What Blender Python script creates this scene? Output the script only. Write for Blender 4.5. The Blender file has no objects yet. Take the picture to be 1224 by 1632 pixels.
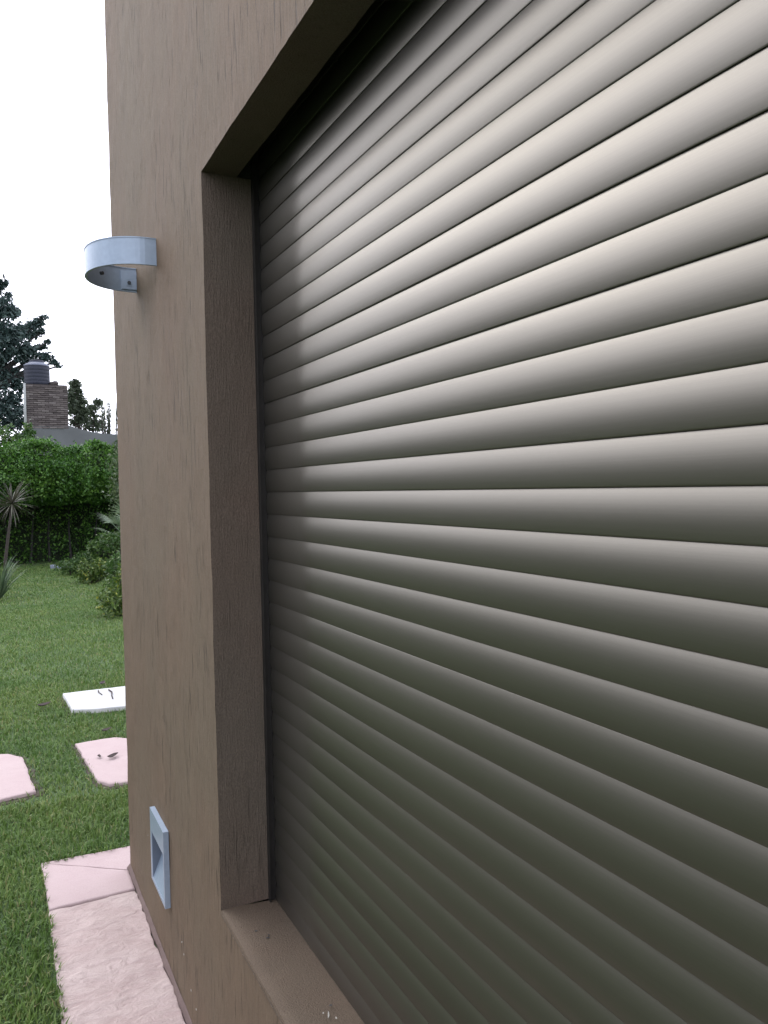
import bpy, bmesh, math, random
import numpy as np
from mathutils import Vector, Matrix, noise

random.seed(7)
RNG = np.random.default_rng(11)
S = bpy.context.scene
COL = S.collection
R = math.radians

# ------------------------------------------------------------------ camera
EYE = Vector((-.485, 0.0, 1.57))
YAW, PITCH, ROLL, FPX = math.atan(632 / 1250.), R(-1.75), .02, 1250.
fw = Vector((math.sin(YAW) * math.cos(PITCH), math.cos(YAW) * math.cos(PITCH), math.sin(PITCH)))
r0 = Vector((math.cos(YAW), -math.sin(YAW), 0)); u0 = r0.cross(fw)
rt = r0 * math.cos(ROLL) - u0 * math.sin(ROLL)
up = u0 * math.cos(ROLL) + r0 * math.sin(ROLL)
cd = bpy.data.cameras.new('camera'); cam = bpy.data.objects.new('camera', cd); COL.objects.link(cam)
m3 = Matrix((rt, up, -fw)).transposed()
cam.matrix_world = Matrix.Translation(EYE) @ m3.to_4x4()
cd.sensor_fit = 'VERTICAL'; cd.sensor_height = 36.0; cd.sensor_width = 27.0
cd.lens = 36.0 * FPX / 1632.0
cd.clip_start = .02; cd.clip_end = 3000
S.camera = cam

# ------------------------------------------------------------------ light
SUN = Vector((-.25, .68, .69)).normalized()
world = bpy.data.worlds.new('World'); S.world = world; world.use_nodes = True
wn = world.node_tree.nodes; wl = world.node_tree.links
for n in list(wn): wn.remove(n)
wo = wn.new('ShaderNodeOutputWorld'); bg = wn.new('ShaderNodeBackground')
sky = wn.new('ShaderNodeTexSky'); sky.sky_type = 'NISHITA'; sky.sun_disc = False
sky.sun_elevation = math.asin(SUN.z); sky.sun_rotation = math.atan2(SUN.x, SUN.y)
sky.air_density = 1.0; sky.dust_density = 4.0; sky.ozone_density = 1.0
hsv = wn.new('ShaderNodeHueSaturation'); hsv.inputs['Saturation'].default_value = .32
# a thin overcast layer evens the sky out
mix = wn.new('ShaderNodeMix'); mix.data_type = 'RGBA'; mix.inputs['Factor'].default_value = .78
mix.inputs['B'].default_value = (9.35, 9.55, 11.2, 1)
wl.new(sky.outputs[0], hsv.inputs['Color']); wl.new(hsv.outputs[0], mix.inputs['A'])
wl.new(mix.outputs['Result'], bg.inputs['Color']); bg.inputs['Strength'].default_value = .135
wl.new(bg.outputs[0], wo.inputs[0])
sl = bpy.data.lights.new('sun', 'SUN'); sl.energy = .55; sl.angle = R(42); sl.color = (1, .98, .95)
so = bpy.data.objects.new('sun', sl); COL.objects.link(so)
so.rotation_euler = SUN.to_track_quat('Z', 'Y').to_euler(); so.location = (-6, 6, 9)
S.view_settings.view_transform = 'Standard'; S.view_settings.look = 'None'
S.view_settings.gamma = 1.0; S.view_settings.use_curve_mapping = False
S.view_settings.exposure = 1.1
S.render.engine = 'CYCLES'

# ------------------------------------------------------------------ helpers
def tag(o, label=None, cat=None, group=None, kind=None):
    if label: o['label'] = label
    if cat: o['category'] = cat
    if group: o['group'] = group
    if kind: o['kind'] = kind
    return o

def empty(name, loc=(0, 0, 0), rz=0):
    o = bpy.data.objects.new(name, None); COL.objects.link(o)
    o.location = loc; o.rotation_euler = (0, 0, rz); o.empty_display_size = .1
    return o

def link(name, me, mat=None, parent=None, smooth=False):
    if mat and not me.materials: me.materials.append(mat)
    if smooth: me.polygons.foreach_set('use_smooth', [True] * len(me.polygons))
    o = bpy.data.objects.new(name, me); COL.objects.link(o)
    if parent: o.parent = parent
    return o

def from_bm(name, bm, mat, parent=None, smooth=False, bevel=0, seg=2):
    if bevel:
        bmesh.ops.bevel(bm, geom=list(bm.edges), offset=bevel, segments=seg, affect='EDGES', profile=.6)
    bmesh.ops.recalc_face_normals(bm, faces=bm.faces)
    me = bpy.data.meshes.new(name); bm.to_mesh(me); bm.free()
    return link(name, me, mat, parent, smooth)

def pydata(name, v, f, mat, parent=None, smooth=False):
    me = bpy.data.meshes.new(name); me.from_pydata([tuple(p) for p in v], [], f); me.update()
    return link(name, me, mat, parent, smooth)

def npmesh(name, V, F, mat, parent=None, smooth=False):
    """V (n,3), F (m,k) with a constant k"""
    me = bpy.data.meshes.new(name)
    V = np.ascontiguousarray(V, dtype=np.float32); F = np.ascontiguousarray(F, dtype=np.int32)
    k = F.shape[1]
    me.vertices.add(len(V)); me.vertices.foreach_set('co', V.ravel())
    me.loops.add(F.size); me.loops.foreach_set('vertex_index', F.ravel())
    me.polygons.add(len(F)); me.polygons.foreach_set('loop_start', np.arange(0, F.size, k, dtype=np.int32))
    me.polygons.foreach_set('loop_total', np.full(len(F), k, dtype=np.int32))
    me.update(calc_edges=True); me.validate()
    return link(name, me, mat, parent, smooth)

def box(bm, x0, x1, y0, y1, z0, z1):
    vs = [bm.verts.new((x, y, z)) for x in (x0, x1) for y in (y0, y1) for z in (z0, z1)]
    for a in ((0, 1, 3, 2), (4, 6, 7, 5), (0, 4, 5, 1), (2, 3, 7, 6), (0, 2, 6, 4), (1, 5, 7, 3)):
        bm.faces.new([vs[i] for i in a])

def boxo(name, b, mat, parent=None, bevel=0):
    bm = bmesh.new(); box(bm, *b)
    return from_bm(name, bm, mat, parent, bevel=bevel)

def tube_data(pts, rads, n=8, cap=True):
    V, F = [], []
    pts = [Vector(p) for p in pts]
    for i, p in enumerate(pts):
        d = (pts[min(i + 1, len(pts) - 1)] - pts[max(i - 1, 0)]).normalized()
        a = d.orthogonal().normalized() if abs(d.z) > .95 else d.cross(Vector((0, 0, 1))).normalized()
        b = d.cross(a)
        for k in range(n):
            t = 2 * math.pi * k / n
            V.append(p + (a * math.cos(t) + b * math.sin(t)) * rads[i])
    for i in range(len(pts) - 1):
        for k in range(n):
            F.append((i * n + k, i * n + (k + 1) % n, (i + 1) * n + (k + 1) % n, (i + 1) * n + k))
    if cap:
        F.append(tuple(range(n - 1, -1, -1))); F.append(tuple(range((len(pts) - 1) * n, len(pts) * n)))
    return V, F

def merge(parts):
    V, F = [], []
    for v, f in parts:
        o = len(V); V += list(v); F += [tuple(i + o for i in q) for q in f]
    return V, F

# ------------------------------------------------------------------ materials
def new_mat(name):
    m = bpy.data.materials.new(name); m.use_nodes = True
    nt = m.node_tree; b = nt.nodes['Principled BSDF']
    return m, nt, b

def N(nt, t, **kw):
    n = nt.nodes.new(t)
    for k, v in kw.items():
        if k in n.inputs: n.inputs[k].default_value = v
        else: setattr(n, k, v)
    return n

def coords(nt, scale=(1, 1, 1), world_pos=False):
    if world_pos:
        g = nt.nodes.new('ShaderNodeNewGeometry'); src = g.outputs['Position']
    else:
        g = nt.nodes.new('ShaderNodeTexCoord'); src = g.outputs['Object']
    mp = nt.nodes.new('ShaderNodeMapping'); mp.inputs['Scale'].default_value = scale
    nt.links.new(src, mp.inputs['Vector'])
    return mp.outputs['Vector']

def noise_n(nt, vec, scale, detail=4, rough=.55, dist=0):
    n = N(nt, 'ShaderNodeTexNoise'); n.inputs['Scale'].default_value = scale
    n.inputs['Detail'].default_value = detail; n.inputs['Roughness'].default_value = rough
    n.inputs['Distortion'].default_value = dist
    nt.links.new(vec, n.inputs['Vector']); return n.outputs['Fac']

def ramp(nt, fac, stops, interp='LINEAR'):
    r = nt.nodes.new('ShaderNodeValToRGB'); cr = r.color_ramp; cr.interpolation = interp
    while len(cr.elements) < len(stops): cr.elements.new(.5)
    for e, (p, c) in zip(cr.elements, stops):
        e.position = p; e.color = (*c, 1) if len(c) == 3 else c
    nt.links.new(fac, r.inputs['Fac']); return r.outputs['Color']

def mixc(nt, fac, a, b, mode='MIX'):
    m = nt.nodes.new('ShaderNodeMix'); m.data_type = 'RGBA'; m.blend_type = mode
    for s, v in (('Factor', fac), ('A', a), ('B', b)):
        if isinstance(v, (int, float)): m.inputs[s].default_value = v
        elif isinstance(v, tuple): m.inputs[s].default_value = (*v, 1) if len(v) == 3 else v
        else: nt.links.new(v, m.inputs[s])
    return m.outputs['Result']

def math_n(nt, op, a, b=None, c=None):
    m = nt.nodes.new('ShaderNodeMath'); m.operation = op
    for i, v in enumerate((a, b, c)):
        if v is None: continue
        if isinstance(v, (int, float)): m.inputs[i].default_value = v
        else: nt.links.new(v, m.inputs[i])
    return m.outputs[0]

def bump(nt, b, h, strength=.5, dist=.003, prev=None):
    n = nt.nodes.new('ShaderNodeBump'); n.inputs['Strength'].default_value = strength
    n.inputs['Distance'].default_value = dist; nt.links.new(h, n.inputs['Height'])
    if prev: nt.links.new(prev, n.inputs['Normal'])
    nt.links.new(n.outputs[0], b.inputs['Normal']); return n.outputs[0]

def plain(name, col, rough=.6, metal=0, var=.15, scale=20, bmp=0):
    m, nt, b = new_mat(name)
    v = coords(nt, world_pos=True)
    f = noise_n(nt, v, scale)
    lo = tuple(c * (1 - var) for c in col); hi = tuple(min(1, c * (1 + var)) for c in col)
    nt.links.new(ramp(nt, f, [(.3, lo), (.7, hi)]), b.inputs['Base Color'])
    b.inputs['Roughness'].default_value = rough; b.inputs['Metallic'].default_value = metal
    if bmp: bump(nt, b, f, .5, bmp)
    return m

def plaster_mat(name, base, streak=1.0, fine=1.0):
    """trowelled textured plaster with vertical drag scratches"""
    m, nt, b = new_mat(name)
    v = coords(nt, world_pos=True)
    vs = coords(nt, (170, 170, 14.0), world_pos=True)
    vf = coords(nt, (260, 260, 26), world_pos=True)
    blot = noise_n(nt, v, 1.6, 4, .6)
    blot2 = noise_n(nt, coords(nt, (9, 9, 1.2), world_pos=True), 1.0, 5, .65)
    st = noise_n(nt, vs, 1.0, 4, .6, .3)
    fn = noise_n(nt, vf, 1.0, 3, .6)
    grain = noise_n(nt, coords(nt, (330, 330, 190), world_pos=True), 1.0, 3, .7)
    lo = tuple(c * .84 for c in base); hi = tuple(c * 1.14 for c in base)
    warm = (base[0] * 1.09, base[1] * .96, base[2] * .93); cool = (base[0] * .95, base[1] * 1.03, base[2] * 1.03)
    c1 = ramp(nt, blot2, [(.3, lo), (.7, hi)])
    c2 = ramp(nt, blot, [(.35, warm), (.65, cool)])
    c = mixc(nt, .5, c1, c2)
    # deep thin gouges, coloured darker than the plaster round them
    vg = coords(nt, (95, 95, 7.5), world_pos=True)
    g = noise_n(nt, vg, 1.0, 2, .5)
    gm = ramp(nt, g, [(.60, (0, 0, 0)), (.665, (1, 1, 1))])
    gate = ramp(nt, noise_n(nt, coords(nt, (5, 5, 3), world_pos=True), 1.0, 2), [(.40, (0, 0, 0)), (.6, (1, 1, 1))])
    gm = math_n(nt, 'MULTIPLY', gm, gate)
    c = mixc(nt, math_n(nt, 'MULTIPLY', gm, .9 * streak), c, tuple(x * .35 for x in base))
    c = mixc(nt, math_n(nt, 'MULTIPLY', math_n(nt, 'SUBTRACT', st, .35), 1.7 * streak), c, tuple(x * .62 for x in base))
    c = mixc(nt, .6 * fine, c, ramp(nt, grain, [(.3, (.35, .35, .35)), (.7, (.65, .65, .65))]), 'OVERLAY')
    nt.links.new(c, b.inputs['Base Color'])
    b.inputs['Roughness'].default_value = .82
    b.inputs['Specular IOR Level'].default_value = .35
    h = math_n(nt, 'ADD', math_n(nt, 'MULTIPLY', st, 1.0 * streak), math_n(nt, 'MULTIPLY', fn, .6))
    h = math_n(nt, 'SUBTRACT', h, math_n(nt, 'MULTIPLY', gm, .9 * streak))
    h = math_n(nt, 'ADD', h, math_n(nt, 'MULTIPLY', grain, .35 * fine))
    bump(nt, b, h, 1.0, .005)
    return m

M = {}
WALLC = (.158, .114, .073)
M['wall'] = plaster_mat('textured_plaster', WALLC)
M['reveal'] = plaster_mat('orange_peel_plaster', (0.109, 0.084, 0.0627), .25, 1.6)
M['sill'] = plaster_mat('sill_paint', (.104, .079, .054), .15, 1.0)

def slat_mat():
    m, nt, b = new_mat('satin_shutter')
    v = coords(nt, (55, 1.1, 900), world_pos=True)
    g = noise_n(nt, v, 1.0, 3, .6)
    big = noise_n(nt, coords(nt, (3, 1.2, 3), world_pos=True), 1.0, 3)
    dust = noise_n(nt, coords(nt, (700, 500, 700), world_pos=True), 1.0, 2)
    col = ramp(nt, big, [(.3, (.200, .186, .158)), (.7, (.217, .202, .174))])
    col = mixc(nt, .12, col, ramp(nt, g, [(.3, (.36, .36, .36)), (.7, (.62, .62, .62))]), 'OVERLAY')
    nt.links.new(col, b.inputs['Base Color'])
    b.inputs['Metallic'].default_value = .97
    rr = math_n(nt, 'ADD', math_n(nt, 'MULTIPLY', dust, .06), .41)
    nt.links.new(rr, b.inputs['Roughness'])
    h = math_n(nt, 'ADD', g, math_n(nt, 'MULTIPLY', dust, .6))
    bump(nt, b, h, .10, .0003)
    return m
M['slat'] = slat_mat()
M['rail'] = plain('dark_rail', (0.042, 0.0385, 0.035), .5, .6)
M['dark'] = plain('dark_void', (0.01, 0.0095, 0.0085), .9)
M['alu'] = plain('pale_grey_paint', (0.28, 0.345, 0.42), .38, .25, .06, 60, .0002)
M['alu_d'] = plain('screw_dark', (0.048, 0.052, 0.056), .5, .5)
M['white_glass'] = plain('frosted_glass', (0.36, 0.372, 0.372), .5)

def frosted(name, col, t=.6):
    m, nt, b = new_mat(name)
    b.inputs['Base Color'].default_value = (*col, 1); b.inputs['Roughness'].default_value = .5
    tr = nt.nodes.new('ShaderNodeBsdfTranslucent'); tr.inputs['Color'].default_value = (.9, .93, .95, 1)
    mx = nt.nodes.new('ShaderNodeMixShader'); mx.inputs[0].default_value = t
    nt.links.new(b.outputs[0], mx.inputs[1]); nt.links.new(tr.outputs[0], mx.inputs[2])
    nt.links.new(mx.outputs[0], nt.nodes['Material Output'].inputs['Surface']); return m
M['white_glass'] = frosted('frosted_glass', (.4, .42, .42), .75)

def stone_mat(name, a, b_, c_, bm=.006):
    m, nt, b = new_mat(name)
    v = coords(nt, world_pos=True)
    n1 = noise_n(nt, v, 5, 6, .6, .4); n2 = noise_n(nt, coords(nt, (14, 26, 14), world_pos=True), 1, 8, .62, 1.2)
    n3 = noise_n(nt, v, 220, 3, .6)
    c = mixc(nt, .5, ramp(nt, n1, [(.3, a), (.7, b_)]), ramp(nt, n2, [(.3, c_), (.6, b_)]))
    c = mixc(nt, .25, c, ramp(nt, n3, [(.3, (.3, .3, .3)), (.7, (.66, .66, .66))]), 'OVERLAY')
    nt.links.new(c, b.inputs['Base Color']); b.inputs['Roughness'].default_value = .85
    h = math_n(nt, 'ADD', n2, math_n(nt, 'MULTIPLY', n3, .12))
    bump(nt, b, h, .6, bm)
    return m
M['pink'] = stone_mat('pink_sandstone', (.33, .235, .215), (.46, .375, .345), (.32, .24, .225), .026)
M['pink_smooth'] = stone_mat('pink_sandstone_smooth', (0.356, 0.264, 0.257), (0.396, 0.31, 0.297), (0.37, 0.284, 0.277), .003)
M['whitestone'] = stone_mat('white_slab', (0.408, 0.422, 0.408), (0.49, 0.49, 0.476), (0.422, 0.435, 0.428), .002)
M['mortar'] = stone_mat('pink_mortar', (0.102, 0.069, 0.06), (0.132, 0.09, 0.078), (0.09, 0.06, 0.054), .004)

def island_leaf(name, stops, rough=.5, patch=None, trans=.25, sheen=.4):
    m, nt, b = new_mat(name)
    g = nt.nodes.new('ShaderNodeNewGeometry')
    c = ramp(nt, g.outputs['Random Per Island'], stops)
    if patch:
        n = noise_n(nt, coords(nt, world_pos=True), patch[0], 3)
        c = mixc(nt, ramp(nt, n, [(.38, (0, 0, 0)), (.62, (1, 1, 1))]), c, mixc(nt, 1.0, c, patch[1], 'MULTIPLY'))
    nt.links.new(c, b.inputs['Base Color'])
    b.inputs['Roughness'].default_value = rough; b.inputs['Specular IOR Level'].default_value = sheen
    if trans:
        t = nt.nodes.new('ShaderNodeBsdfTranslucent'); nt.links.new(c, t.inputs['Color'])
        mx = nt.nodes.new('ShaderNodeMixShader'); mx.inputs[0].default_value = trans
        out = nt.nodes['Material Output']
        nt.links.new(b.outputs[0], mx.inputs[1]); nt.links.new(t.outputs[0], mx.inputs[2])
        nt.links.new(mx.outputs[0], out.inputs['Surface'])
    return m
M['grass'] = island_leaf('grass_blades', [(0, (.078, .132, .026)), (.5, (.125, .208, .042)), (.84, (.17, .25, .062)), (.95, (.25, .27, .09)), (1, (.30, .25, .13))], .55, (1.3, (.72, .84, .78)))
M['hedge'] = island_leaf('hedge_leaves', [(0, (.026, .070, .011)), (.5, (.055, .140, .017)), (1, (.12, .235, .030))], .5, (1.1, (.6, .75, .6)))
M['olive'] = island_leaf('olive_leaves', [(0, (0.0375, 0.0675, 0.0263)), (.6, (0.0675, 0.105, 0.0375)), (1, (0.112, 0.15, 0.06))], .5)
M['yellow_leaf'] = island_leaf('yellow_green_leaves', [(0, (0.0375, 0.075, 0.015)), (.6, (0.075, 0.135, 0.0225)), (.9, (0.128, 0.188, 0.0338)), (1, (0.315, 0.315, 0.045))], .5)
M['bush'] = island_leaf('bush_leaves', [(0, (0.0225, 0.06, 0.0112)), (.7, (0.0525, 0.112, 0.0225)), (1, (0.12, 0.18, 0.045))], .5)
M['cedar'] = island_leaf('dark_needles', [(0, (.018, .036, .034)), (.6, (.038, .068, .060)), (1, (.075, .112, .095))], .55, trans=.2)
M['tree'] = island_leaf('tree_leaves', [(0, (.035, .052, .030)), (.6, (.065, .088, .05)), (1, (.11, .14, .085))], .5)
M['strap'] = island_leaf('strap_leaves', [(0, (0.045, 0.0825, 0.0375)), (.6, (0.0825, 0.128, 0.0675)), (1, (0.15, 0.195, 0.112))], .45)
M['dracaena'] = island_leaf('spiky_leaves', [(0, (.035, .032, .022)), (.5, (.06, .056, .036)), (1, (.11, .115, .075))], .45)
M['bark'] = plain('bark', (0.042, 0.033, 0.027), .9, 0, .3, 30, .01)
M['dark_bark'] = plain('dark_bark', (0.021, 0.0196, 0.0182), .9, 0, .3, 30)
M['core'] = plain('dark_core', (0.0126, 0.021, 0.0084), .95, 0, .3, 9)

def lawn_mat():
    m, nt, b = new_mat('lawn_ground')
    v = coords(nt, world_pos=True)
    a = noise_n(nt, v, .9, 5, .6); f = noise_n(nt, v, 60, 4, .7); g = noise_n(nt, coords(nt, (8, 3, 8), world_pos=True), 1, 4)
    c = ramp(nt, a, [(.3, (0.0319, 0.0694, 0.0174)), (.7, (0.0494, 0.0986, 0.029))])  # self-shadow of the grass blades worked into these darker ground tones
    c = mixc(nt, .5, c, ramp(nt, f, [(.3, (0.029, 0.0522, 0.0174)), (.7, (0.0694, 0.122, 0.0377))]))
    c = mixc(nt, .4, c, ramp(nt, g, [(.35, (0.0464, 0.0868, 0.0232)), (.7, (0.0812, 0.116, 0.0435))]))
    nt.links.new(c, b.inputs['Base Color']); b.inputs['Roughness'].default_value = .9
    bump(nt, b, f, .7, .02)
    return m
M['lawn'] = lawn_mat()
M['soil'] = plain('soil', (0.049, 0.042, 0.0245), .95, 0, .3, 14, .01)
M['cement'] = plain('grey_render', (0.0961, 0.102, 0.102), .9, 0, .12, 1.4, .004)
M['brick'] = island_leaf('old_brick', [(0, (.062, .052, .050)), (.4, (.088, .074, .069)), (.8, (.112, .096, .089)), (1, (.15, .133, .125))], .9, trans=0)
M['brick_mortar'] = plain('brick_mortar', (0.045, 0.0372, 0.033), .95)
M['tank'] = plain('black_plastic', (.006, .009, .020), .7, 0, .1)
M['tank_lid'] = plain('grey_plastic', (0.096, 0.108, 0.144), .5, 0, .1)
M['pipe'] = plain('white_pipe', (0.26, 0.273, 0.26), .6)
M['twig'] = plain('dry_twig', (0.0385, 0.0245, 0.021), .8)
M['rock'] = stone_mat('grey_rock', (0.06, 0.06, 0.054), (0.09, 0.09, 0.084), (0.066, 0.066, 0.06))
M['bluestone'] = stone_mat('blue_edging', (0.132, 0.162, 0.192), (0.192, 0.216, 0.252), (0.144, 0.168, 0.204))
M['chip'] = plain('paint_chip', (0.312, 0.3, 0.264), .8)

# ------------------------------------------------------------------ ground
def nz(x, y, s=1.0, o=0.0): return noise.noise(Vector((x * s + o, y * s - o, o)))
def mound(x, y):
    a = max(0., 1 - ((x - 2.55) / 1.45) ** 2 - ((y - 14.2) / 3.6) ** 2)
    return .85 * a * a * (1.3 - .3 * a)
def ground():
    xs = sorted(set([-600, -200, -80, -40, -25] + [round(-15 + .5 * i, 3) for i in range(61)] + [round(-1 + .125 * i, 3) for i in range(45)] + [20, 30, 50, 90, 200, 600]))
    ys = sorted(set([-600, -200, -60, -25, -12] + [round(-6 + .5 * i, 3) for i in range(69)] + [round(9 + .2 * i, 3) for i in range(51)] + [34, 45, 70, 120, 300, 900]))
    V = [(x, y, (mound(x, y) + .012 * nz(x, y, .7, 3)) if (y > 5.5 and abs(x) < 16 and y < 30) else 0) for y in ys for x in xs]
    w = len(xs)
    F = [(j * w + i, j * w + i + 1, (j + 1) * w + i + 1, (j + 1) * w + i) for j in range(len(ys) - 1) for i in range(w - 1)]
    o = pydata('lawn', V, F, M['lawn'], smooth=True)
    tag(o, 'green garden lawn running from the house corner back to the hedge', kind='structure')
ground()

# ------------------------------------------------------------------ house
YC, YJ, YR = 3.365, 1.90, -.75        # corner, far jamb, near jamb
ZS, ZT, ZROOF = .53, 2.342, 4.7       # sill, soffit, roof
XL = .088                              # depth of the soffit before the slot
HY0, HY1, HZ0, HZ1 = 2.545, 2.745, .255, .468    # recess for the step light

def wob(p):
    v = Vector(p)
    a = noise.noise_vector(v * 9.0) * .0016 + noise.noise_vector(v * 38.0) * .0009
    return v + a

def lin(a, b, st):
    n = max(1, int(math.ceil(abs(b - a) / st)))
    return [a + (b - a) * i / n for i in range(n + 1)]

def patch(V, F, fn, us, vs):
    o = len(V); w = len(us)
    for v in vs:
        for u in us: V.append(wob(fn(u, v)))
    for j in range(len(vs) - 1):
        for i in range(w - 1):
            F.append((o + j * w + i, o + j * w + i + 1, o + (j + 1) * w + i + 1, o + (j + 1) * w + i))

def build_house():
    h = empty('house', (3, 0, 0))
    tag(h, 'taupe house with vertically dragged textured plaster beside the lawn, holding the shuttered window', 'house')
    inv = Vector((-3, 0, 0))
    V, F = [], []
    st = .02
    zs_all = lin(0, HZ0, st) + lin(HZ0, HZ1, st)[1:] + lin(HZ1, ZS, st)[1:]
    front = lambda u, v: (0, u, v)
    ypier = [lin(YJ, HY0, st), lin(HY0, HY1, st), lin(HY1, YC, st)]
    zlow = [lin(0, HZ0, st), lin(HZ0, HZ1, st), lin(HZ1, ZS, st)]
    for i, yy in enumerate(ypier):
        for j, zz in enumerate(zlow):
            if i == 1 and j == 1: continue
            patch(V, F, front, yy, zz)
        patch(V, F, front, yy, lin(ZS, ZT, st))
        patch(V, F, front, yy, lin(ZT, 3.7, st)); patch(V, F, front, yy, [3.7, ZROOF])
    patch(V, F, front, lin(YR, YJ, .03), lin(0, ZS, .03))
    patch(V, F, front, lin(YR, YJ, .03), lin(ZT, 3.7, .03)); patch(V, F, front, lin(YR, YJ, .03), [3.7, ZROOF])
    for a, b in ((0, ZS), (ZS, ZT), (ZT, 3.7), (3.7, ZROOF)):
        patch(V, F, front, lin(-4, YR, .1), lin(a, b, .05 if b < 4 else 2))
    nf = len(F)
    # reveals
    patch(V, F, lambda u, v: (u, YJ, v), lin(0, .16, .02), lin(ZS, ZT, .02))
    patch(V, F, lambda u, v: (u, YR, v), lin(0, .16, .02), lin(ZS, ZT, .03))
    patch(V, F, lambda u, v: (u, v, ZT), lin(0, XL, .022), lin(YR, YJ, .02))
    # slot above (shutter runs up here)
    patch(V, F, lambda u, v: (XL, u, v), [YR, YJ], [ZT, ZT + .35])
    nf2 = len(F)
    # other sides
    patch(V, F, lambda u, v: (u, YC, v), lin(0, .4, .02) + lin(.4, 6, .7)[1:], lin(0, 3.7, .03) + [ZROOF])
    patch(V, F, lambda u, v: (6, u, v), [-4, YC], [0, ZROOF])
    patch(V, F, lambda u, v: (u, -4, v), [0, 6], [0, ZROOF])
    patch(V, F, lambda u, v: (u, v, ZROOF), [0, 6], [-4, YC])
    V = [v + inv for v in V]
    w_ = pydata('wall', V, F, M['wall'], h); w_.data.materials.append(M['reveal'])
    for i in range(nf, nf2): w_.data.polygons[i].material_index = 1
    # slot lining and backing added behind the shutter, near-black against light leaks
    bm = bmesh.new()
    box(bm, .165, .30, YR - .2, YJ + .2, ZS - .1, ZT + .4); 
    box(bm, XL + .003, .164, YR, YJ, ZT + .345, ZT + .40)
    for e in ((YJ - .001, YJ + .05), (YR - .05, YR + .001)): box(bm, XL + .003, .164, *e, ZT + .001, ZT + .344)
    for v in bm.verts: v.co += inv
    from_bm('dark_backing', bm, M['dark'], h)
    # sill: slightly rounded nose, falls to the inside by a hair as measured
    V, F = [], []
    ys = lin(YR, YJ, .02)
    prof = [(.0, ZS - .012), (-.0015, ZS - .004), (.003, ZS + .001), (.03, ZS + .001), (.06, ZS - .001), (.1, ZS - .004), (.16, ZS - .008)]
    for y in ys:
        for x, z in prof: V.append(wob((x, y, z + .0012 * nz(y, x, 6))) + inv)
    w = len(prof)
    for j in range(len(ys) - 1):
        for i in range(w - 1): F.append((j * w + i, (j + 1) * w + i, (j + 1) * w + i + 1, j * w + i + 1))
    pydata('window_sill', V, F, M['sill'], h, smooth=True)
    # mortar fillet where the paving meets the wall
    V, F = [], []
    ys = lin(-4, YC + .004, .025)
    for y in ys:
        k = .026 + .007 * nz(y, 0, 5) + .003 * nz(y, 0, 30); d = .012 + .004 * nz(y, 2, 9)
        for x, z in ((-.001, k), (-.004, k - .003), (-d, .012), (-d - .002, -.02)): V.append(Vector((x, y, z)) + inv)
    for j in range(len(ys) - 1):
        for i in range(3): F.append((j * 4 + i, (j + 1) * 4 + i, (j + 1) * 4 + i + 1, j * 4 + i + 1))
    pydata('mortar_fillet', V, F, M['mortar'], h)
    # small flakes of missing paint on the sill edge and the low wall
    V, F = [], []
    def flake(c, a, b, n=7):
        o = len(V); c = Vector(c); a = Vector(a); b = Vector(b)
        for k in range(n):
            t = 2 * math.pi * k / n; r = random.uniform(.6, 1.2)
            V.append(c + a * math.cos(t) * r + b * math.sin(t) * r + inv)
        F.append(tuple(range(o, o + n)))
    for y, s in ((1.80, .003), (1.775, .002), (1.70, .0022), (1.665, .0034), (1.62, .0025), (1.575, .002), (1.55, .003), (1.50, .004), (1.47, .003), (1.44, .0045), (1.41, .004), (1.37, .003)):
        flake((-.0035, y, ZS - .0035), (.0, s * 2.4, 0), (-.0009, 0, s * .6))
    for y, z, a, b in ((2.36, .215, .012, .003), (2.335, .19, .006, .003), (2.25, .13, .007, .004), (2.19, .11, .008, .003), (2.9, .33, .004, .002)):
        flake((-.0035, y, z), (0, a, -a * .5), (0, b * .5, b))
    for x, y, a in ((.085, 1.415, .011), (.078, 1.425, .004), (.095, 1.40, .004)):
        flake((x, y, ZS + .0012), (a * .4, a, 0), (.002, -.001, 0))
    tag(pydata('paint_flakes', V, F, M['chip'], h), kind='stuff')
    V, F = [], []
    for x, y, a in ((.05, 1.77, .004), (.065, 1.73, .005), (.07, 1.74, .003), (.1, 1.44, .004), (.11, 1.30, .003)):
        flake((x, y, ZS + .0012), (a, 0, 0), (0, a * .8, 0))
    tag(pydata('dirt_specks', V, F, M['alu_d'], h), kind='stuff')
build_house()

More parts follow.
